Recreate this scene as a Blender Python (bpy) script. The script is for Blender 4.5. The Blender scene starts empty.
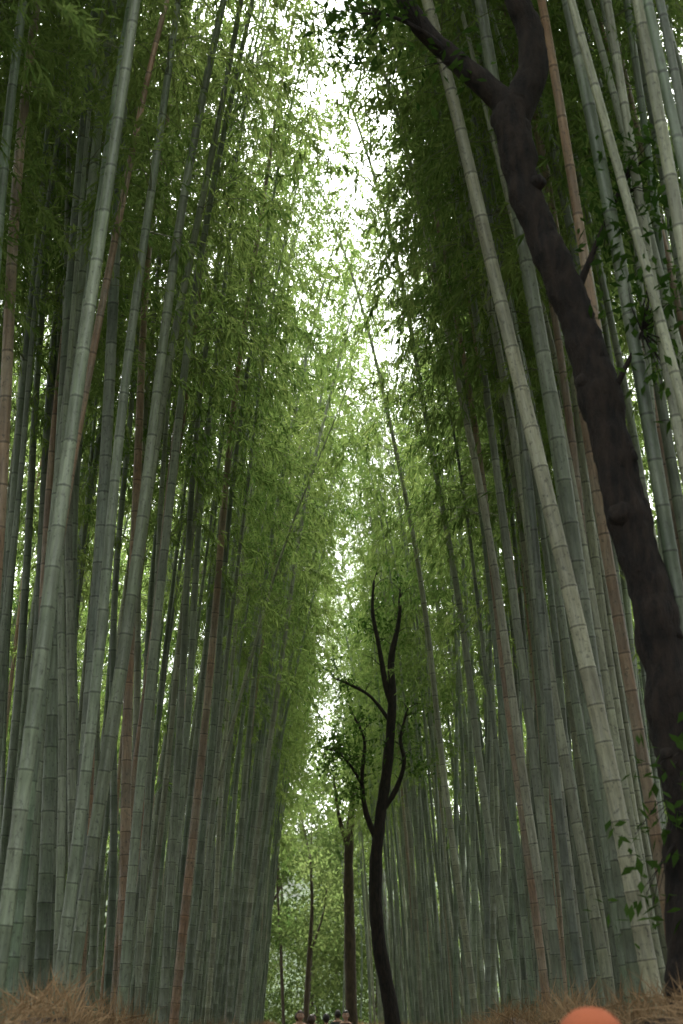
import bpy, math, random
import numpy as np
from mathutils import Vector, Matrix, noise
random.seed(7); rng=np.random.default_rng(7)
scene=bpy.context.scene
scene.view_settings.view_transform='Standard'
scene.view_settings.look='None'
scene.view_settings.exposure=0
COL=scene.collection
R=math.radians

# ------------------------------------------------------------------ helpers
def link(o,parent=None):
    COL.objects.link(o)
    if parent: o.parent=parent
    return o
def mesh_obj(name,verts,faces,mats,fm=None,smooth=None,uvs=None,parent=None):
    me=build_mesh(name,verts,faces,mats,fm,smooth,uvs)
    return link(bpy.data.objects.new(name,me),parent)
def build_mesh(name,verts,faces,mats,fm=None,smooth=None,uvs=None):
    me=bpy.data.meshes.new(name)
    me.from_pydata([tuple(v) for v in verts],[],faces)
    for m in mats: me.materials.append(m)
    if fm is not None: me.polygons.foreach_set('material_index',np.array(fm,dtype=np.int32))
    if smooth is not None: me.polygons.foreach_set('use_smooth',np.array(smooth,dtype=bool))
    if uvs is not None:
        l=me.uv_layers.new(name='UVMap')
        li=np.zeros(len(me.loops),dtype=np.int32); me.loops.foreach_get('vertex_index',li)
        l.data.foreach_set('uv',np.array(uvs,dtype=np.float32)[li].ravel())
    me.update(); return me
def new_mat(name):
    m=bpy.data.materials.new(name); m.use_nodes=True
    nt=m.node_tree; nt.nodes.clear()
    out=nt.nodes.new('ShaderNodeOutputMaterial')
    return m,nt,out
def N(nt,t,**k):
    n=nt.nodes.new(t)
    for a,b in k.items(): setattr(n,a,b)
    return n
def ramp(nt,stops,interp='LINEAR'):
    r=nt.nodes.new('ShaderNodeValToRGB'); e=r.color_ramp.elements; r.color_ramp.interpolation=interp
    while len(e)<len(stops): e.new(0.5)
    for i,(p,c) in enumerate(stops):
        e[i].position=p; e[i].color=(c[0],c[1],c[2],1) if hasattr(c,'__len__') else (c,c,c,1)
    return r
def mixc(nt,a,b,f,mode='MIX'):
    m=nt.nodes.new('ShaderNodeMix'); m.data_type='RGBA'; m.blend_type=mode
    for sock,v in ((m.inputs[0],f),(m.inputs[6],a),(m.inputs[7],b)):
        if hasattr(v,'is_output'): nt.links.new(v,sock)
        elif hasattr(v,'__len__'): sock.default_value=(v[0],v[1],v[2],1)
        else: sock.default_value=v
    return m.outputs[2]
def noise_tex(nt,vec,scale,detail=3,rough=.55):
    n=nt.nodes.new('ShaderNodeTexNoise'); n.inputs['Scale'].default_value=scale
    n.inputs['Detail'].default_value=detail; n.inputs['Roughness'].default_value=rough
    if vec is not None: nt.links.new(vec,n.inputs['Vector'])
    return n.outputs['Fac']

# ------------------------------------------------------------------ materials
def culm_material():
    m,nt,out=new_mat('bamboo_culm'); L=nt.links
    b=N(nt,'ShaderNodeBsdfPrincipled'); L.new(b.outputs[0],out.inputs[0])
    b.inputs['Roughness'].default_value=.45
    oi=N(nt,'ShaderNodeObjectInfo'); tc=N(nt,'ShaderNodeTexCoord'); uv=N(nt,'ShaderNodeUVMap')
    sep=N(nt,'ShaderNodeSeparateXYZ'); L.new(uv.outputs[0],sep.inputs[0])
    fr=N(nt,'ShaderNodeMath',operation='FRACT'); L.new(sep.outputs[1],fr.inputs[0])
    rg=ramp(nt,[(0,.5),(.018,.55),(.03,1.08),(.09,.96),(.80,1.0),(.90,1.10),(.965,1.24),(.98,.65),(1,.45)])
    L.new(fr.outputs[0],rg.inputs[0])
    off=N(nt,'ShaderNodeVectorMath',operation='ADD'); L.new(tc.outputs['Object'],off.inputs[0])
    sc=N(nt,'ShaderNodeMath',operation='MULTIPLY'); L.new(oi.outputs['Random'],sc.inputs[0]); sc.inputs[1].default_value=57
    L.new(sc.outputs[0],off.inputs[1])
    mp=N(nt,'ShaderNodeMapping'); mp.inputs['Scale'].default_value=(1,1,.12); L.new(off.outputs[0],mp.inputs[0])
    streak=noise_tex(nt,mp.outputs[0],38,3,.65)
    patch=noise_tex(nt,off.outputs[0],1.3,4,.65)
    fine=noise_tex(nt,off.outputs[0],26,3,.7)
    rs=ramp(nt,[(.3,.62),(.7,1.25)]); L.new(streak,rs.inputs[0])
    rp=ramp(nt,[(.35,.0),(.62,1)]); L.new(patch,rp.inputs[0])
    fl=N(nt,'ShaderNodeMath',operation='FLOOR'); L.new(sep.outputs[1],fl.inputs[0])
    ad=N(nt,'ShaderNodeMath',operation='ADD'); L.new(fl.outputs[0],ad.inputs[0]); L.new(sc.outputs[0],ad.inputs[1])
    wn=N(nt,'ShaderNodeTexWhiteNoise',noise_dimensions='1D'); L.new(ad.outputs[0],wn.inputs['W'])
    rw=ramp(nt,[(0,.72),(1,1.16)]); L.new(wn.outputs['Value'],rw.inputs[0])
    c=oi.outputs['Color']
    lich=mixc(nt,c,(.32,.35,.26),.42)
    c=mixc(nt,c,lich,rp.outputs[0])
    c=mixc(nt,c,rs.outputs[0],1,'MULTIPLY'); c=mixc(nt,c,rw.outputs[0],1,'MULTIPLY')
    rf=ramp(nt,[(.55,0),(.70,.7)]); L.new(fine,rf.inputs[0])
    c=mixc(nt,c,(.045,.05,.035),rf.outputs[0])
    c=mixc(nt,c,rg.outputs[0],1,'MULTIPLY')
    L.new(c,b.inputs['Base Color'])
    bp=N(nt,'ShaderNodeBump'); bp.inputs['Strength'].default_value=.15; bp.inputs['Distance'].default_value=.004
    L.new(streak,bp.inputs['Height']); L.new(bp.outputs[0],b.inputs['Normal'])
    return m
def leaf_material(name,c1,c2,tr1,tr2,tw=.5,rough=.45):
    m,nt,out=new_mat(name); L=nt.links
    g=N(nt,'ShaderNodeNewGeometry')
    big=noise_tex(nt,g.outputs['Position'],.45,1)
    mx=N(nt,'ShaderNodeMath',operation='MULTIPLY_ADD'); L.new(g.outputs['Random Per Island'],mx.inputs[0]); mx.inputs[1].default_value=.5
    m2=N(nt,'ShaderNodeMath',operation='MULTIPLY_ADD'); L.new(big,m2.inputs[0]); m2.inputs[1].default_value=1.5; m2.inputs[2].default_value=-.5
    L.new(m2.outputs[0],mx.inputs[2])
    a=mixc(nt,c1,c2,mx.outputs[0]); t=mixc(nt,tr1,tr2,mx.outputs[0])
    d=N(nt,'ShaderNodeBsdfDiffuse'); L.new(a,d.inputs['Color'])
    tl=N(nt,'ShaderNodeBsdfTranslucent'); L.new(t,tl.inputs[0])
    ms=N(nt,'ShaderNodeMixShader'); ms.inputs[0].default_value=tw
    L.new(d.outputs[0],ms.inputs[1]); L.new(tl.outputs[0],ms.inputs[2]); L.new(ms.outputs[0],out.inputs[0])
    return m
def simple_mat(name,col,rough=.7,var=.3,scale=8,bump=.2,dist=.01,stretch=(1,1,1),col2=None):
    m,nt,out=new_mat(name); L=nt.links
    b=N(nt,'ShaderNodeBsdfPrincipled'); L.new(b.outputs[0],out.inputs[0]); b.inputs['Roughness'].default_value=rough
    tc=N(nt,'ShaderNodeTexCoord'); mp=N(nt,'ShaderNodeMapping'); mp.inputs['Scale'].default_value=stretch
    L.new(tc.outputs['Object'],mp.inputs[0])
    n=noise_tex(nt,mp.outputs[0],scale,6,.65)
    lo=[x*(1-var) for x in col]; hi=col2 or [x*(1+var) for x in col]
    r=ramp(nt,[(.35,lo),(.65,hi)]); L.new(n,r.inputs[0]); L.new(r.outputs[0],b.inputs['Base Color'])
    if bump:
        bp=N(nt,'ShaderNodeBump'); bp.inputs['Strength'].default_value=bump; bp.inputs['Distance'].default_value=dist
        L.new(n,bp.inputs['Height']); L.new(bp.outputs[0],b.inputs['Normal'])
    return m
M_culm=culm_material()
M_leaf=leaf_material('bamboo_leaf',(.032,.072,.020),(.115,.165,.05),(.10,.20,.04),(.38,.48,.14),.6)
M_twig=simple_mat('bamboo_twig',(.12,.14,.06),.6,.3,20,0)
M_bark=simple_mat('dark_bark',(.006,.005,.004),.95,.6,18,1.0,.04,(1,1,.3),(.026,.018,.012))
M_bark2=simple_mat('brown_bark',(.05,.036,.022),.9,.5,12,.8,.03,(1,1,.3))
M_tleaf=leaf_material('tree_leaf',(.020,.045,.010),(.06,.11,.025),(.04,.10,.015),(.14,.26,.045),.4,.35)
M_dleaf=leaf_material('distant_leaf',(.030,.055,.015),(.085,.115,.035),(.07,.13,.03),(.20,.25,.08),.5)
M_shade=leaf_material('shaded_leaf',(.015,.028,.010),(.04,.06,.02),(.02,.035,.01),(.06,.09,.02),.3)  # leaf colour darkened to stand in for deep shade behind the culms
M_straw=leaf_material('dry_straw',(.13,.08,.04),(.50,.35,.20),(.14,.09,.05),(.36,.25,.13),.2,.8)
M_straw_core=simple_mat('brushwood',(.06,.042,.028),.95,.6,30,.8,.03,(1,1,.15))
M_ground=simple_mat('leaf_litter',(.06,.045,.025),.95,.5,3,.6,.05)
M_path=simple_mat('path_dirt',(.13,.11,.09),.95,.25,5,.3,.02)
M_hill=simple_mat('wooded_hill',(.03,.05,.018),.95,.6,.25,1,1.0,(1,1,1))

# ------------------------------------------------------------------ geometry generators
class Buf:
    def __init__(s): s.v=[];s.f=[];s.m=[];s.sm=[];s.uv=[]
    def tube(s,pts,rad,n,mat,vs=None,cap=False,disp=None):
        pts=[Vector(p) for p in pts]; base=len(s.v); k=len(pts)
        ref=Vector((1,0,0)) if abs((pts[-1]-pts[0]).normalized().x)<.8 else Vector((0,1,0))
        for i,p in enumerate(pts):
            t=(pts[min(i+1,k-1)]-pts[max(i-1,0)]).normalized()
            a=(ref-t*ref.dot(t)).normalized(); b=t.cross(a)
            for j in range(n):
                an=2*math.pi*j/n; d=a*math.cos(an)+b*math.sin(an)
                r=rad[i]
                if disp: r*=disp(p+d*r,d)
                s.v.append(p+d*r); s.uv.append((j/n,vs[i] if vs else 0))
        for i in range(k-1):
            for j in range(n):
                j2=(j+1)%n
                s.f.append((base+i*n+j,base+i*n+j2,base+(i+1)*n+j2,base+(i+1)*n+j)); s.m.append(mat); s.sm.append(True)
        if cap:
            s.f.append(tuple(base+(k-1)*n+j for j in range(n))); s.m.append(mat); s.sm.append(False)
    def leaves(s,P,D,W,Ln,Wd,mat,w_at=.38,sag=0.0):
        base=len(s.v); n=len(P)
        mid=P+D*(Ln*w_at)[:,None]; 
        tip=P+D*Ln[:,None]; tip[:,2]-=sag*Ln
        a=mid+W*(Wd*.5)[:,None]; b=mid-W*(Wd*.5)[:,None]
        V=np.stack([P,a,tip,b],1).reshape(-1,3)
        s.v.extend(V.tolist()); s.uv.extend([(0,0)]*(4*n))
        idx=(np.arange(n)*4+base)
        s.f.extend([(int(i),int(i)+1,int(i)+2,int(i)+3) for i in idx]); s.m.extend([mat]*n); s.sm.extend([False]*n)
    def mesh(s,name,mats): return build_mesh(name,s.v,s.f,mats,s.m,s.sm,s.uv)
def unit(a): return a/np.maximum(np.linalg.norm(a,axis=1,keepdims=True),1e-6)

def make_bamboo_mesh(seed,H,r0,bend,leaf0,sides,leafy,ls):
    r=np.random.default_rng(seed); B=Buf()
    ph=r.uniform(0,6.28,4)
    def cl(z):
        s=z/H
        q=max(0,(s-.25)/.75)
        x=bend*q**2.3+.05*math.sin(s*7+ph[0])+.022*math.sin(s*19+ph[1])
        y=.05*math.sin(s*6+ph[2])+.022*math.sin(s*17+ph[3])+.35*math.sin(ph[0])*q*q
        return Vector((x,y,z-.22*abs(bend)*q**4))
    def rad(z): 
        s=min(z/H,1); return r0*(1-.90*s**1.7)
    zs=[]; z=.08
    while z<H-.15:
        zs.append(z); s=z/H
        z+=(.15+.24*min(1,s/.35)-.10*max(0,(s-.6)/.4))*r.uniform(.93,1.07)
    pts=[cl(-.3)];rs=[r0*1.05];vs=[0.0]
    prof=((-.016,1.0),(-.004,1.045),(.004,1.06),(.018,.985)) if sides>6 else ((-.012,1.0),(.0,1.05),(.014,.985))
    for i,z in enumerate(zs):
        R0=rad(z); nx=(zs[i+1]-z) if i+1<len(zs) else .2; pv=(z-zs[i-1]) if i>0 else .2
        if sides<=6 and z/H>.72 and i%2: continue
        for dz,k in prof:
            pts.append(cl(z+dz)); rs.append(R0*k); vs.append(i+1+(dz/pv if dz<0 else dz/nx))
    pts.append(cl(H)); rs.append(.004); vs.append(len(zs)+1)
    B.tube(pts,rs,sides,0,vs)
    P=[];D=[]
    az=r.uniform(0,6.28)
    for i,z in enumerate(zs):
        s=z/H
        if s<leaf0: 
            if s>leaf0-.1 and r.random()<.25: pass
            else: continue
        az+=math.pi+r.normal(0,.35)
        f=(s-leaf0)/(1-leaf0)
        for kb in range(2):
            if r.random()>leafy*1.6: continue
            a=az+(.5 if kb else -.35)+r.normal(0,.25)
            Lb=(1.7-.95*max(f,0)**1.5)*r.uniform(.65,1.1)
            o=cl(z); up=r.uniform(.35,.9)
            pts=[];k=4
            for q in range(k+1):
                t=q/k; 
                pts.append(o+Vector((math.cos(a)*Lb*t,math.sin(a)*Lb*t,Lb*(up*t-(.55+.4*up)*t*t))))
            B.tube(pts,[.007-.0055*q/k for q in range(k+1)],3,1)
            pa=np.array([tuple(p) for p in pts])
            nt=int(round(8*leafy*(Lb/1.2)**.7))+1
            for tw in range(nt):
                t=r.uniform(.22,1.0); q=min(int(t*k),k-1); fr=t*k-q
                o2=pa[q]*(1-fr)+pa[q+1]*fr
                d=np.array([math.cos(a),math.sin(a),.1])+r.normal(0,.65,3); d[2]-=.15; d/=np.linalg.norm(d)
                Lt=r.uniform(.22,.5)
                nl=int(r.integers(8,14))
                tt=np.sort(r.uniform(.1,1,nl))[:,None]
                pp=o2+d*Lt*tt; pp[:,2]-=.12*tt[:,0]**2
                dd=d*.7+r.normal(0,.55,(nl,3)); dd[:,2]-=.45
                P.append(pp);D.append(dd)
    P=np.concatenate(P);D=unit(np.concatenate(D)); n=len(P)
    W=r.normal(0,1,(n,3)); W[:,2]*=.45; W=unit(np.cross(D,np.cross(W,D)))
    B.leaves(P,D,W,r.uniform(.09,.165,n)*ls,r.uniform(.020,.030,n)*ls,2,.35,.15)
    return B.mesh('bamboo_mesh_%d'%seed,[M_culm,M_twig,M_leaf]),cl,n
specs=[(17,.058,1.3,.53),(18.5,.064,1.7,.51),(16,.050,1.0,.52),(19.5,.070,1.5,.55),(17.5,.056,2.1,.51),(15,.045,.8,.54),(20.5,.072,1.9,.54),(18,.060,1.2,.49)]
SETS={}
for key,sides,leafy,ls in (('near',9,.82,1.06),('far',6,.72,1.15),('back',5,.26,1.75)):
    L_=[]
    for i,(H,r0,bd,l0) in enumerate(specs):
        me,cl,n=make_bamboo_mesh(100+i+(50 if key=='back' else 0),H,r0,bd,l0-(.06 if key=='back' else 0),sides,leafy,ls); L_.append((me,cl,H))
    print(key,'leaves/plant',n,'polys',len(me.polygons)); SETS[key]=L_

GREENS=[(.185,.235,.145),(.15,.20,.12),(.22,.26,.165),(.12,.18,.10),(.165,.21,.12),(.28,.30,.19),(.10,.145,.08),(.14,.18,.13)]
TANS=[(.33,.20,.11),(.33,.22,.13),(.26,.16,.09)]
NP=0
def place_bamboo(x,y,tilt,var,col,zr=0,sc=1,rx=0,key='near',thin=1):
    global NP
    me,cl,H=SETS[key][var]; me=me.copy(); NP+=len(me.polygons)
    o=bpy.data.objects.new('bamboo',me); COL.objects.link(o)
    o.matrix_world=Matrix.Translation((x,y,0))@Matrix.Rotation(tilt,4,'Y')@Matrix.Rotation(rx,4,'X')@Matrix.Rotation(zr,4,'Z')@Matrix.Diagonal((sc*thin,sc*thin,sc,1))
    o.color=(*col,1)
    return o
def pathc(y): return 0 if y<25 else -.9*((y-25)/30)**2
def gapc(y):
    pts=[(-10,-.4),(12,-.45),(16,-.40),(20,.6),(26,.65),(31,.35),(36,.1),(48,-.25),(60,-.8),(120,-4)]
    for (a,b),(c,d) in zip(pts,pts[1:]):
        if a<=y<=c: return b+(d-b)*(y-a)/(c-a)
    return 0
def closeness(side,y):
    if y>31: return .55
    if side>0: return .85 if y<18.5 else 1.2
    return 1.3 if y<18 else 1.1
heroes=[ # x,y,tilt deg,var,color,scale,thin
 (2.26,9.5,-9.3,3,(.32,.32,.21),1.0,.88),(2.10,22,-5.2,1,GREENS[5],.95,.9),(2.22,18,-5.3,0,GREENS[2],1.0,.9),(2.2,14.2,-5.4,4,(.29,.29,.20),1.0,.85),
 (2.77,7.6,-9,6,GREENS[5],.95,.5),(3.15,8.6,-8.5,1,GREENS[2],.95,.55),(3.5,9.6,-9,0,GREENS[5],.95,.6),(2.55,11.5,-6,3,GREENS[0],.95,.65),
 (2.5,10.4,-7.5,2,GREENS[5],.95,.7),(3.0,10.6,-8,5,GREENS[2],1,.75),(3.0,12.4,-7,2,GREENS[5],.95,.75),
 (2.35,15.5,-3.4,7,TANS[0],.9,.8),(2.5,17.2,-4,0,TANS[1],.8,.9),
 (-2.8,22,10.5,2,GREENS[5],.8,1),
 (-2.12,8.6,3.6,6,GREENS[0],1.0,.66),(-2.25,9.6,3.0,3,GREENS[3],1.0,.75),(-2.45,10.2,3.4,4,TANS[0],.85,.85),(-2.15,11.3,4.2,1,GREENS[4],1.0,.8),
 (-2.05,10.6,2.2,0,GREENS[1],1.0,.8),(-2.3,15,2.0,5,TANS[2],.9,1),(-2.35,12.6,4.8,7,GREENS[2],1.0,.8),(-2.1,13.6,3.2,3,GREENS[0],.95,.75)]
cells={}
def free(x,y,d):
    cx,cy=int(x//1),int(y//1)
    for i in range(cx-1,cx+2):
        for j in range(cy-1,cy+2):
            for (a,b) in cells.get((i,j),()):
                if (a-x)**2+(b-y)**2<d*d: return False
    return True
def mark(x,y): cells.setdefault((int(x//1),int(y//1)),[]).append((x,y))
for (x,y,t,v,c,s,th) in heroes:
    place_bamboo(x,y,R(t),v,c,0 if x<0 else math.pi,s,thin=th); mark(x,y)
cnt=0
def scatter(n,l0,l1,y0,y1,dmin,key=None):
    global cnt
    for _ in range(n):
        side=random.choice((-1,1)); lat=random.uniform(l0,l1); y=random.uniform(y0,y1)
        if y<5 and lat>7: continue
        x=pathc(y)+side*lat
        if not free(x,y,dmin): continue
        if (abs(x-1.95)<.35 and abs(y-8)<.5): continue
        if 26<y<34 and 0<x<1.6: continue
        if 61<y<74 and abs(x)<7: continue
        mark(x,y)
        kk=key or (('near' if y<20 else 'far') if lat<3.5 or y<20 else 'back')
        v=random.randrange(len(specs)); me,cl,H=SETS[kk][v]; sc=random.uniform(.86,1.06)
        zr=(0 if side<0 else math.pi)+random.gauss(0,.45)
        g=gapc(y)
        if lat<5:
            close=closeness(side,y)
            tgt=g+side*(close+max(0,lat-2.1)*.8+abs(random.gauss(0,.35)))
            bx=cl(14/sc).x*sc
            tl=-side*math.atan2(side*(x-tgt)-bx*math.cos(zr-(0 if side<0 else math.pi)),14)
            tl+=-side*R(random.gauss(.4 if side>0 else 0,.8))
            tl=max(-R(9),min(R(9),tl))
        else: tl=-side*R(random.gauss(2.0,2.0))
        u=random.random()
        col=random.choice(TANS) if u<.07 else random.choice(GREENS)
        k=random.uniform(.62,1.12); col=tuple(c*k for c in col)
        place_bamboo(x,y,tl,v,col,zr,sc,R(random.gauss(0,1.6)),kk,random.uniform(.64,.95)*(.78 if y<9 else 1)); cnt+=1
scatter(460,1.98,4.2,5,20,.28)
scatter(600,2.05,4.2,18,60,.42)
scatter(520,4.2,12,3,62,.6,'back')
scatter(40,2.2,5,-8,4,.8,'back')
scatter(160,3,20,60,105,.9,'back')
print('bamboos',cnt,'polys',NP)

# ------------------------------------------------------------------ trees
def catmull(pts,n=6):
    out=[];P=[pts[0]]+list(pts)+[pts[-1]]
    for i in range(1,len(P)-2):
        a,b,c,d=[np.array(p,float) for p in P[i-1:i+3]]
        for k in range(n):
            t=k/n
            out.append(.5*((2*b)+(c-a)*t+(2*a-5*b+4*c-d)*t*t+(3*b-a-3*c+d)*t**3))
    out.append(np.array(pts[-1],float)); return out
def limb(B,pr,n=12,mat=0,amp=.18,freq=3.5,sub=6):
    q=catmull(pr,sub)
    def disp(p,d):
        return 1+amp*noise.noise(p*freq)*1.1+amp*.45*noise.noise(p*freq*3.1)+amp*.4*noise.noise(p*freq*8)
    B.tube([Vector(a[:3]) for a in q],[max(a[3],.003) for a in q],n,mat,cap=True,disp=disp)
def leaf_cluster(B,c,rad,n,mat,L=(.06,.10),Wr=.45,sprig=True,squash=.7):
    r=rng
    k=max(1,n//9); C=r.normal(0,1,(k,3)); C=C/np.linalg.norm(C,axis=1,keepdims=True)*(r.uniform(.15,1,(k,1))**.5)
    C=np.array(c)+C*np.array([rad,rad,rad*squash])
    P=np.repeat(C,9,0)+r.normal(0,L[1]*.9,(k*9,3)); m=len(P)
    D=unit(r.normal(0,1,(m,3))+np.array([0,0,-.25])); W=r.normal(0,1,(m,3)); W[:,2]*=.4; W=unit(np.cross(D,np.cross(W,D)))
    l=r.uniform(L[0],L[1],m)
    B.leaves(P,D,W,l,l*Wr,mat,.5,.1)
    return C
def twigs_to(B,o,C,mat,r0=.008):
    for c in C:
        o_=Vector(o); c_=Vector(c); mid=(o_+c_)/2+Vector((random.gauss(0,.05),random.gauss(0,.05),random.uniform(.0,.12)))*(c_-o_).length
        B.tube([o_,mid,c_],[r0,r0*.6,r0*.25],4,mat)
# near leaning tree
B=Buf()
trunk=[(1.80,8,-.2,.19),(1.84,8,.6,.16),(1.86,8,1.4,.15),(1.88,8,1.81,.14),(1.93,8,2.66,.126),(1.876,8,3.11,.126),(1.824,8,3.70,.124),(1.709,8,4.31,.130),(1.626,8,4.90,.122),
 (1.544,8,5.37,.122),(1.443,8,5.79,.114),(1.277,8,6.29,.104),(1.167,8,6.74,.108),(1.134,8,7.12,.125),(1.17,8,7.25,.12)]
limb(B,trunk,28,0,.24,4,14)
limb(B,[(1.15,8,7.02,.09),(1.09,8,7.24,.09),(.993,8,7.36,.085),(.765,8,7.60,.072),(.535,8,7.89,.062),(.402,8,8.18,.056),(.304,8,8.61,.05),(.1,8.1,9.3,.04),(-.1,8.2,10.2,.025),(-.2,8.3,11,.01)],14,0,.18,5,8)
limb(B,[(1.12,8,6.95,.10),(1.20,8,7.28,.108),(1.285,8,7.52,.10),(1.282,8,7.85,.09),(1.211,8,8.09,.085),(1.142,8,8.61,.075),(1.2,8.1,9.4,.055),(1.4,8.2,10.4,.035),(1.45,8.2,11.4,.01)],14,0,.18,5,8)
limb(B,[(1.45,8,5.75,.03),(1.62,7.95,6.15,.018),(1.8,7.9,6.55,.012),(1.95,7.9,6.75,.006)],6,0,.1)
limb(B,[(1.6,8,5.0,.025),(1.78,7.9,5.35,.015),(1.9,7.85,5.6,.008)],6,0,.1)
limb(B,[(.765,8,7.6,.03),(.55,7.9,7.75,.018),(.3,7.85,7.85,.010),(.12,7.8,7.82,.006)],6,0,.1)
limb(B,[(1.15,8,8.5,.03),(1.35,7.9,8.9,.02),(1.7,7.8,9.0,.010)],6,0,.1)
for z,a,rr in ((4.33,-2.2,.07),(3.6,-.4,.05),(5.2,-2.6,.055),(2.9,-2.4,.05),(6.6,-.8,.045),(4.7,-.6,.05)):
    x=np.interp(z,[t[2] for t in trunk],[t[0] for t in trunk])
    c=Vector((x+math.cos(a)*.09,8+math.sin(a)*.09,z)); d=Vector((math.cos(a),math.sin(a),.2))
    B.tube([c-d*.05,c+d*.02,c+d*.045,c+d*.05],[rr*1.4,rr,rr*.75,rr*.2],12,0,cap=True,disp=lambda p,d:1+.4*noise.noise(p*14))
for c,rad,n,o in (((1.95,7.9,6.75),.30,220,(1.8,7.9,6.55)),((1.85,7.8,6.35),.25,130,(1.8,7.9,6.5)),((1.9,7.8,5.65),.28,170,(1.85,7.87,5.5)),((2.0,7.75,5.2),.25,100,(1.85,7.87,5.5)),((1.72,7.8,6.1),.18,60,(1.7,7.93,6.3)),
    ((.1,7.8,7.75),.3,150,(.3,7.85,7.85)),((.35,7.85,7.95),.25,110,(.55,7.9,7.75)),((.65,7.9,7.5),.2,80,(.765,8,7.6)),((.2,8,8.5),.5,280,(.3,8,8.6)),
    ((1.7,7.8,8.9),.4,160,(1.4,7.9,8.9)),((-.1,8.2,10.2),.9,500,(-.1,8.2,10.2)),((1.4,8.2,10.6),.9,500,(1.4,8.2,10.4)),((.7,8.2,9.9),.7,300,(.1,8.1,9.3)),
    ((1.72,7.8,2.45),.18,60,(1.9,8,2.7)),((1.66,7.75,2.1),.15,46,(1.9,8,2.5)),((1.75,7.8,2.8),.15,40,(1.9,8,2.9))):
    C=leaf_cluster(B,c,rad,n,1,(.06,.11),.42); twigs_to(B,o,C[:14],0,.006)
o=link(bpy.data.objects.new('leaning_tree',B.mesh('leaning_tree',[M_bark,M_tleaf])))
# forked tree standing at the path edge
B=Buf()
def P(x,z,r,dy=0):
    f=30/42; return (x*f,30+dy,1.5+(z-1.5)*f if z>0 else z,r*f)
stems=[[P(1.55,-.2,.36),P(1.52,.1,.34),P(1.45,.8,.27),P(1.38,1.8,.22),P(1.05,3.66,.19),P(.97,5.3,.18),P(1.12,7.0,.16),P(1.37,8.76,.15),P(1.52,10.56,.13),P(1.5,11.8,.10),P(1.75,13,.07),P(1.8,14,.04)],
 [P(1.5,10.4,.10),P(1.3,11.2,.09),P(1.12,12.3,.07),P(.95,13.3,.05),P(1.0,14.3,.03)],
 [P(1.45,9.9,.07),P(.9,10.7,.05,.2),P(.3,11.1,.04,.3),P(-.25,11.3,.02,.2)],
 [P(1.05,6.4,.10),P(.72,7.2,.08),P(.60,8.2,.06),P(.68,9.3,.045),P(.4,10,.03)],
 [P(.62,8.0,.05),P(.3,8.5,.04,-.2),P(-.1,8.9,.03,-.3),P(-.45,9.0,.015,-.3)],
 [P(1.2,7.3,.09),P(1.6,7.9,.08),P(1.85,8.7,.06),P(1.75,9.4,.05),P(1.98,10.3,.03)]]
for i,s_ in enumerate(stems): limb(B,s_,12 if i==0 else 8,0,.2,2)
for s_ in stems[1:]+[stems[0][-4:]]:
    for q in catmull(s_,3)[4:]:
        for _ in range(2):
            a=random.uniform(0,6.28); l=random.uniform(.2,.45); e=(q[0]+math.cos(a)*l,q[1]+math.sin(a)*l,q[2]+random.uniform(-.05,.3))
            m_=((q[0]+e[0])/2,(q[1]+e[1])/2,(q[2]+e[2])/2+.06)
            B.tube([q[:3],m_,e],[.010,.007,.003],4,0)
            if random.random()<(.8 if s_ in (stems[3],stems[4]) else .3): leaf_cluster(B,e,.2,30,1,(.08,.14),.45)
for c,rad,n in (((.1,9.3),.45,160),((-.35,8.7),.35,100),((.2,7.9),.3,60)):
    q=P(c[0],c[1],0,-.2); leaf_cluster(B,q[:3],rad,n,1,(.09,.15),.45)
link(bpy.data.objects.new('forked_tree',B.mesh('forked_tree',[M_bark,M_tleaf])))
D=56
def P(x,z,r,dy=0): return (x,D+dy,z,r)
B=Buf()
limb(B,[P(.38,-.2,.28),P(.36,2,.22),P(.3,5,.20),P(.28,7.5,.18),P(.45,9.5,.14),P(.9,11.5,.10),P(1.2,13,.05)],10,0,.15,1.5)
limb(B,[P(.3,7.6,.10),P(-.1,9,.08),P(-.3,10.5,.04)],7,0,.15,1.5)
for c,rad,n in (((1.0,12.5),1.4,400),((-.3,10.6),1.0,260)): leaf_cluster(B,(c[0],D,c[1]),rad,n,1,(.16,.26),.45)
link(bpy.data.objects.new('broadleaf_tree',B.mesh('broadleaf_tree',[M_bark2,M_dleaf])))
B=Buf(); D=60
limb(B,[P(-1.35,-.2,.13),P(-1.4,2,.11),P(-1.3,4,.09),P(-1.2,6,.07),P(-1.3,8,.03)],8,0,.15,2)
limb(B,[P(-1.3,4,.05),P(-.8,5.4,.035),P(-.6,6.6,.02)],6,0,.15,2)
for c,rad,n in (((-1.3,7.6),1.1,300),((-.5,6.2),.8,220),((-2.0,5.4),.7,180),((-.9,4.6),.6,120)): leaf_cluster(B,(c[0],D,c[1]),rad,n,1,(.14,.24),.45)
link(bpy.data.objects.new('slender_tree',B.mesh('slender_tree',[M_bark2,M_dleaf])))
# distant mass closing the view
B=Buf()
for i in range(260):
    y=random.uniform(76,112); x=random.uniform(-15,13); z=random.uniform(.4,24)*(random.random()**.3)
    leaf_cluster(B,(x,y,z),random.uniform(1.1,2.1),210,1,(.22,.40),.42)
for i in range(300):
    y=random.uniform(78,110); x=random.uniform(-8,5); z=random.uniform(.3,20)
    leaf_cluster(B,(x,y,z),random.uniform(1.2,2.0),210,1,(.22,.40),.45)
for i in range(26):
    x=random.uniform(-12,10);y=random.uniform(76,100); limb(B,[(x,y,-.2,.10),(x+random.gauss(0,.3),y,5,.08),(x+random.gauss(0,.7),y,10,.06),(x+random.gauss(0,1),y,16,.03)],6,0)
link(bpy.data.objects.new('distant_foliage',B.mesh('distant_foliage',[M_bark2,M_dleaf])))
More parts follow.
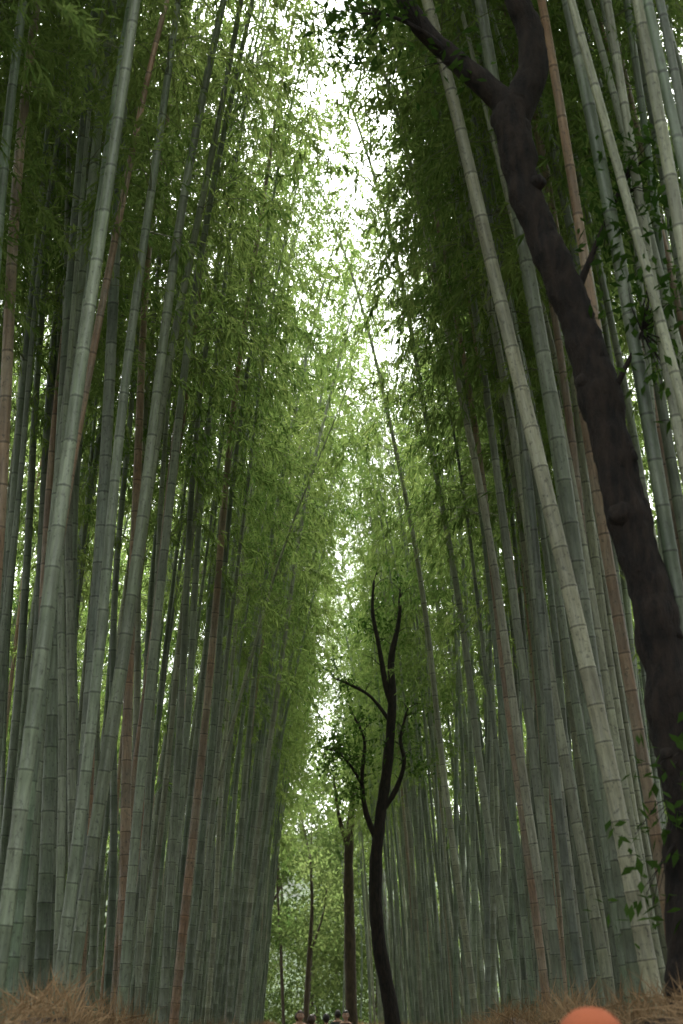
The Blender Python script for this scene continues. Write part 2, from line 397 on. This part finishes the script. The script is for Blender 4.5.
# wooded slope beyond the grove
v=[];f=[];nx,ny=80,14
for j in range(ny):
    for i in range(nx):
        x=-260+520*i/(nx-1); t=j/(ny-1); y=120+130*t
        v.append((x,y,30*math.sin(t*math.pi*.5)*(1+.35*noise.noise(Vector((x*.012,0,3))))+3.2*noise.noise(Vector((x*.13,y*.13,0)))*min(1,t*4)-1*(t==0)))
for j in range(ny-1):
    for i in range(nx-1):
        a=j*nx+i; f.append((a,a+1,a+nx+1,a+nx))
mesh_obj('hill',v,f,[M_hill],smooth=[True]*len(f))
# added leaf backdrop on both sides and behind the viewer, cuts side light
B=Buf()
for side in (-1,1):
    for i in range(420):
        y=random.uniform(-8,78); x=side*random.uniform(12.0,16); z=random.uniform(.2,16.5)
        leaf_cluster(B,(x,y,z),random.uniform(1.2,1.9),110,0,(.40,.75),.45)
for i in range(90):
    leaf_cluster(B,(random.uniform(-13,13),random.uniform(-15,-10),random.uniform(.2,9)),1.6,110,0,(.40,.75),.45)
link(bpy.data.objects.new('thicket',B.mesh('thicket',[M_shade])))
B=Buf()
for side,n,ylo in ((-1,330,22),(1,210,30)):
    for i in range(n):
        y=random.uniform(ylo,62); x=side*random.uniform(5.5,12)+pathc(y); z=random.uniform(8.5,21)
        leaf_cluster(B,(x,y,z),random.uniform(.9,1.6),150,0,(.20,.38),.2)
link(bpy.data.objects.new('bamboo_foliage',B.mesh('bamboo_foliage',[M_leaf])))

# ------------------------------------------------------------------ brushwood fences
for side in (-1,1):
    B=Buf(); ys=np.arange(-8,64,.5); off=1.72; drop=12.5 if side<0 else 18
    def fh(y):
        t=min(max((y-drop+2)/4,0),1)
        return 1.55-.25*t+.05*math.sin(y*1.7+side)+.04*noise.noise(Vector((y*1.1,side*5,0)))
    ring=[]
    for y in ys:
        c=pathc(y)+side*off
        w=.13; h=fh(y)-.08
        ring.append([(c-w,y,-.05),(c-w*.9,y,h*.6),(c-w*.6,y,h),(c+w*.6,y,h),(c+w*.9,y,h*.6),(c+w,y,-.05)])
    for r_ in ring: B.v.extend(r_); B.uv.extend([(0,0)]*6)
    for i in range(len(ring)-1):
        for j in range(5):
            B.f.append((i*6+j,i*6+j+1,i*6+6+j+1,i*6+6+j)); B.m.append(0); B.sm.append(False)
    n=40000
    y=-2+66*rng.uniform(0,1,n)**1.8; c=np.array([pathc(a) for a in y])+side*off
    hh=np.array([fh(a) for a in y])
    istop=rng.uniform(0,1,n)<.75
    z=np.where(istop,hh-rng.uniform(0,.35,n),rng.uniform(.1,1.1,n))
    x=c+rng.uniform(-.16,.16,n)
    Pp=np.stack([x,y,z],1)
    spread=np.where(istop,.55,.15)[:,None]
    cl_=np.floor(y*3).astype(int); tb=np.random.default_rng(3).normal(0,.45,(400,3)); 
    Dd=unit(rng.normal(0,1,(n,3))*spread+tb[cl_%400]*istop[:,None]+np.array([0,0,1.0]))
    W=unit(np.cross(Dd,rng.normal(0,1,(n,3))))
    clh=np.random.default_rng(4).uniform(.6,1.35,400)[cl_%400]
    B.leaves(Pp,Dd,W,rng.uniform(.15,.40,n)*np.where(istop,clh,1),rng.uniform(.003,.009,n),1,.3,.25)
    for zz in (.45,1.05):
        for sd in (-1,1):
            B.tube([(pathc(a)+side*off+sd*.16,a,zz) for a in ys[::2]],[.022]*len(ys[::2]),7,2)
    link(bpy.data.objects.new('brushwood_fence',B.mesh('brushwood_fence',[M_straw_core,M_straw,M_twig])))

# ------------------------------------------------------------------ ground & path
S=1500
mesh_obj('ground',[(-S,-S,0),(S,-S,0),(S,S,0),(-S,S,0)],[(0,1,2,3)],[M_ground])
ys=np.arange(-30,76,1.0); v=[];f=[]
for y in ys: v+= [(pathc(y)-1.58,y,.004),(pathc(y)+1.58,y,.004)]
for i in range(len(ys)-1): f.append((2*i,2*i+1,2*i+3,2*i+2))
mesh_obj('path',v,f,[M_path])
B=Buf(); n=26000
Pp=np.stack([rng.uniform(-10,10,n),rng.uniform(-5,60,n),rng.uniform(.01,.04,n)],1)
Dd=unit(np.stack([rng.normal(0,1,n),rng.normal(0,1,n),rng.normal(0,.12,n)],1)); W=unit(np.cross(Dd,np.array([0,0,1.0])+rng.normal(0,.2,(n,3))))
B.leaves(Pp,Dd,W,rng.uniform(.08,.16,n),rng.uniform(.015,.028,n),0)
link(bpy.data.objects.new('fallen_leaves',B.mesh('fallen_leaves',[M_straw])))

# ------------------------------------------------------------------ people
M_skin=simple_mat('skin',(.50,.30,.21),.55,.08,20,0)
M_eye=simple_mat('eye_white',(.7,.7,.68),.2,.02,5,0); M_iris=simple_mat('iris',(.02,.012,.008),.2,.1,5,0)
M_lip=simple_mat('lips',(.38,.14,.11),.5,.1,20,0); M_hair=simple_mat('hair',(.015,.011,.009),.45,.4,60,.4,.004,(1,1,.1))
M_brown=simple_mat('hair_brown',(.05,.028,.015),.45,.4,60,.4,.004,(1,1,.1))
M_knit=simple_mat('orange_knit',(.33,.085,.03),.9,.15,140,.6,.004)
def cloth(name,top,bottom,shoe,h):
    m,nt,out=new_mat(name); L=nt.links; b=N(nt,'ShaderNodeBsdfPrincipled'); L.new(b.outputs[0],out.inputs[0]); b.inputs['Roughness'].default_value=.85
    tc=N(nt,'ShaderNodeTexCoord'); sp=N(nt,'ShaderNodeSeparateXYZ'); L.new(tc.outputs['Object'],sp.inputs[0])
    d=N(nt,'ShaderNodeMath',operation='DIVIDE'); L.new(sp.outputs[2],d.inputs[0]); d.inputs[1].default_value=h
    r=ramp(nt,[(0,shoe),(.055,bottom),(.49,top),(.835,(.50,.30,.21))],'CONSTANT'); L.new(d.outputs[0],r.inputs[0])
    n=noise_tex(nt,tc.outputs['Object'],14,4); rr=ramp(nt,[(.3,.8),(.7,1.1)]); L.new(n,rr.inputs[0])
    L.new(mixc(nt,r.outputs[0],rr.outputs[0],1,'MULTIPLY'),b.inputs['Base Color'])
    bp=N(nt,'ShaderNodeBump'); bp.inputs['Strength'].default_value=.4; bp.inputs['Distance'].default_value=.02; L.new(n,bp.inputs['Height']); L.new(bp.outputs[0],b.inputs['Normal'])
    return m
def skin_obj(name,verts,edges,radii,mat,parent,sub=2,root=0):
    me=bpy.data.meshes.new(name); me.from_pydata(verts,edges,[]); me.materials.append(mat)
    o=link(bpy.data.objects.new(name,me),parent)
    o.modifiers.new('skin','SKIN').use_smooth_shade=True
    for i,rr in enumerate(radii):
        sv=me.skin_vertices[0].data[i]; sv.radius=rr if hasattr(rr,'__len__') else (rr,rr); sv.use_root=(i==root)
    s=o.modifiers.new('sub','SUBSURF'); s.levels=sub; s.render_levels=sub
    return o
def person(x,y,face,h,top,bottom,hat=None,hair=M_hair,stride=.16):
    e=link(bpy.data.objects.new('person',None)); e.location=(x,y,0); e.rotation_euler=(0,0,face)  # faces local -Y
    k=h/1.75
    def s(*p): return tuple(a*k for a in p)
    V=[s(0,0,.95),s(0,.0,1.12),s(0,.01,1.32),s(0,.01,1.44),s(0,0,1.50),s(0,-.01,1.56)]; E=[(0,1),(1,2),(2,3),(3,4),(4,5)]
    Rr=[(.155*k,.11*k),(.135*k,.10*k),(.165*k,.115*k),(.12*k,.09*k),(.055*k,.055*k),(.05*k,.05*k)]
    hands=[]
    for sd in (-1,1):
        fy=-stride*sd; b=len(V)
        V+= [s(sd*.09,0,.88),s(sd*.10,fy*.4-.03,.50),s(sd*.10,fy,.10),s(sd*.10,fy-.01,.045),s(sd*.11,fy-.17,.035)]
        E+= [(0,b),(b,b+1),(b+1,b+2),(b+2,b+3),(b+3,b+4)]
        Rr+=[.095*k,.062*k,.048*k,.046*k,(.045*k,.032*k)]
        b=len(V)
        V+= [s(sd*.17,.01,1.40),s(sd*.23,.03+fy*-.1,1.14),s(sd*.24,-.03-fy*.5,.90)]
        E+= [(3,b),(b,b+1),(b+1,b+2)]; Rr+=[.065*k,.047*k,.034*k]
        hands.append((sd,V[b+2]))
    skin_obj('body',V,E,Rr,cloth('clothes',top,bottom,(.03,.03,.03),h),e)
    for sd,w in hands:
        w=Vector(w); V=[w+Vector((0,0,.02))*k,w+Vector((0,-.005,-.045))*k,w+Vector((0,-.01,-.075))*k]; E=[(0,1),(1,2)]; Rr=[.022*k,(.017*k,.032*k),(.015*k,.034*k)]
        for i,(oy,l) in enumerate(((-.034,.068),(-.012,.078),(.011,.072),(.032,.056))):
            b=len(V); p0=w+Vector((0,oy-.01,-.09))*k
            V+=[p0,p0+Vector((-sd*.004,0,-l*.5))*k,p0+Vector((-sd*.018,0,-l))*k]; E+=[(2,b),(b,b+1),(b+1,b+2)]; Rr+=[.009*k,.008*k,.0065*k]
        b=len(V); V+=[w+Vector((-sd*.008,-.035,-.045))*k,w+Vector((-sd*.018,-.055,-.08))*k,w+Vector((-sd*.02,-.056,-.105))*k]
        E+=[(1,b),(b,b+1),(b+1,b+2)]; Rr+=[.011*k,.0095*k,.008*k]
        skin_obj('hand',[tuple(v) for v in V],E,Rr,M_skin,e,1)
    B=Buf(); hc=Vector((0,-.015,1.635))*k
    def ell(c,rx,ry,rz,mat,nu=20,nv=14,fn=None,z0=-1,):
        base=len(B.v)
        for i in range(nv+1):
            th=math.pi*i/nv
            for j in range(nu):
                a=2*math.pi*j/nu; p=Vector((math.sin(th)*math.cos(a),math.sin(th)*math.sin(a),max(math.cos(th),z0)))
                q=Vector((p.x*rx,p.y*ry,p.z*rz))
                if fn: q=fn(p,q)
                B.v.append(Vector(c)+q*k); B.uv.append((0,0))
        for i in range(nv):
            for j in range(nu):
                j2=(j+1)%nu
                B.f.append((base+i*nu+j,base+(i+1)*nu+j,base+(i+1)*nu+j2,base+i*nu+j2)); B.m.append(mat); B.sm.append(True)
    def hf(p,q):
        if p.z<0: q=Vector((q.x*(1-.32*p.z*p.z),q.y*(1-.22*p.z*p.z) -.018*(-p.z),q.z))
        if p.y<0: q.y*=.93
        return q
    ell(hc,.076,.098,.115,0,24,18,hf)
    f=-.088
    for sd in (-1,1):
        ell(hc+Vector((sd*.031,f+.008,.002))*k,.0135,.012,.0095,1,10,8); ell(hc+Vector((sd*.031,f-.002,.002))*k,.006,.004,.006,2,8,6)
        ell(hc+Vector((sd*.031,f+.001,.024))*k,.018,.006,.003,3,8,6)
        ell(hc+Vector((sd*.077,.01,-.005))*k,.009,.018,.030,0,10,8)
    B.tube([hc+Vector((0,f+.006,.012))*k,hc+Vector((0,f-.010,-.012))*k,hc+Vector((0,f-.019,-.030))*k,hc+Vector((0,f+.004,-.040))*k],[.007*k,.009*k,.014*k,.008*k],8,0,cap=True)
    ell(hc+Vector((0,f+.004,-.060))*k,.024,.008,.007,4,12,8)
    def hairf(p,q):
        if p.y<-.2 and p.z<.35: q=q*.80
        if p.z<-.45: q=q*.9
        n_=noise.noise(p*6+Vector((h,0,0)))*.006
        return q*(1+n_*6)
    ell(hc+Vector((0,.012,.012))*k,.088,.104,.118,3,28,20,hairf)
    mats=[M_skin,M_eye,M_iris,hair,M_lip]
    link(bpy.data.objects.new('head',B.mesh('head',mats)),e)
    if hat:
        B=Buf(); c=hc+Vector((0,.010,.03))*k
        def kn(p,q):
            a=math.atan2(p.y,p.x); return Vector((q.x,q.y,q.z))*(1+.010*math.sin(a*34)+.008*math.sin(p.z*50))
        ell(c,.104,.118,.118,0,102,26,kn,z0=-.05)
        pts=[c+Vector((math.cos(a)*.106,math.sin(a)*.120,.008))*k for a in np.linspace(0,2*math.pi,49)]
        B.tube(pts,[.017*k]*49,10,0)
        link(bpy.data.objects.new('knitted_hat',B.mesh('hat',[hat])),e)
    return e
person(.61,3.7,math.pi+.15,1.505,(.10,.12,.16),(.03,.035,.05),hat=M_knit)
far=[(-.9,33,1.72,(.03,.03,.035)),(-.35,34.5,1.66,(.35,.34,.32)),(-.62,31,1.62,(.05,.06,.10)),(.1,36,1.74,(.02,.02,.02)),(-1.1,38,1.70,(.25,.05,.05)),(-.1,41,1.78,(.06,.07,.06)),(-.75,40,1.68,(.4,.38,.34))]
for i,(x,y,h,c) in enumerate(far):
    person(x,y,math.pi*(i%3!=0)+random.uniform(-.3,.3),h,c,(.03,.035,.06),hair=M_hair if i%2 else M_brown,stride=random.uniform(.08,.2))

# ------------------------------------------------------------------ light
w=bpy.data.worlds.new('World'); scene.world=w; w.use_nodes=True; nt=w.node_tree; nt.nodes.clear()
o=N(nt,'ShaderNodeOutputWorld'); bg=N(nt,'ShaderNodeBackground'); sky=N(nt,'ShaderNodeTexSky'); sky.sky_type='NISHITA'; sky.sun_disc=False
sky.sun_elevation=R(58); sky.sun_rotation=R(0); sky.dust_density=4; sky.air_density=1
hs=N(nt,'ShaderNodeHueSaturation'); hs.inputs['Saturation'].default_value=.12
nt.links.new(sky.outputs[0],hs.inputs['Color']); nt.links.new(hs.outputs[0],bg.inputs[0]); nt.links.new(bg.outputs[0],o.inputs[0]); bg.inputs[1].default_value=.95
sl=bpy.data.lights.new('sun','SUN'); sl.energy=5; sl.angle=R(15); sl.color=(1,.97,.90)
so=link(bpy.data.objects.new('sun',sl)); so.rotation_euler=(R(-32),0,0); so.location=(0,0,40)

# ------------------------------------------------------------------ camera
cd=bpy.data.cameras.new('camera'); cam=link(bpy.data.objects.new('camera',cd)); scene.camera=cam
cam.location=(0,0,1.5); cam.rotation_euler=(R(90+19.7),0,0)
cd.sensor_fit='VERTICAL'; cd.sensor_height=36; cd.lens=50; cd.clip_end=4000; cd.clip_start=.05
cd.dof.use_dof=True; cd.dof.focus_distance=16; cd.dof.aperture_fstop=2.8
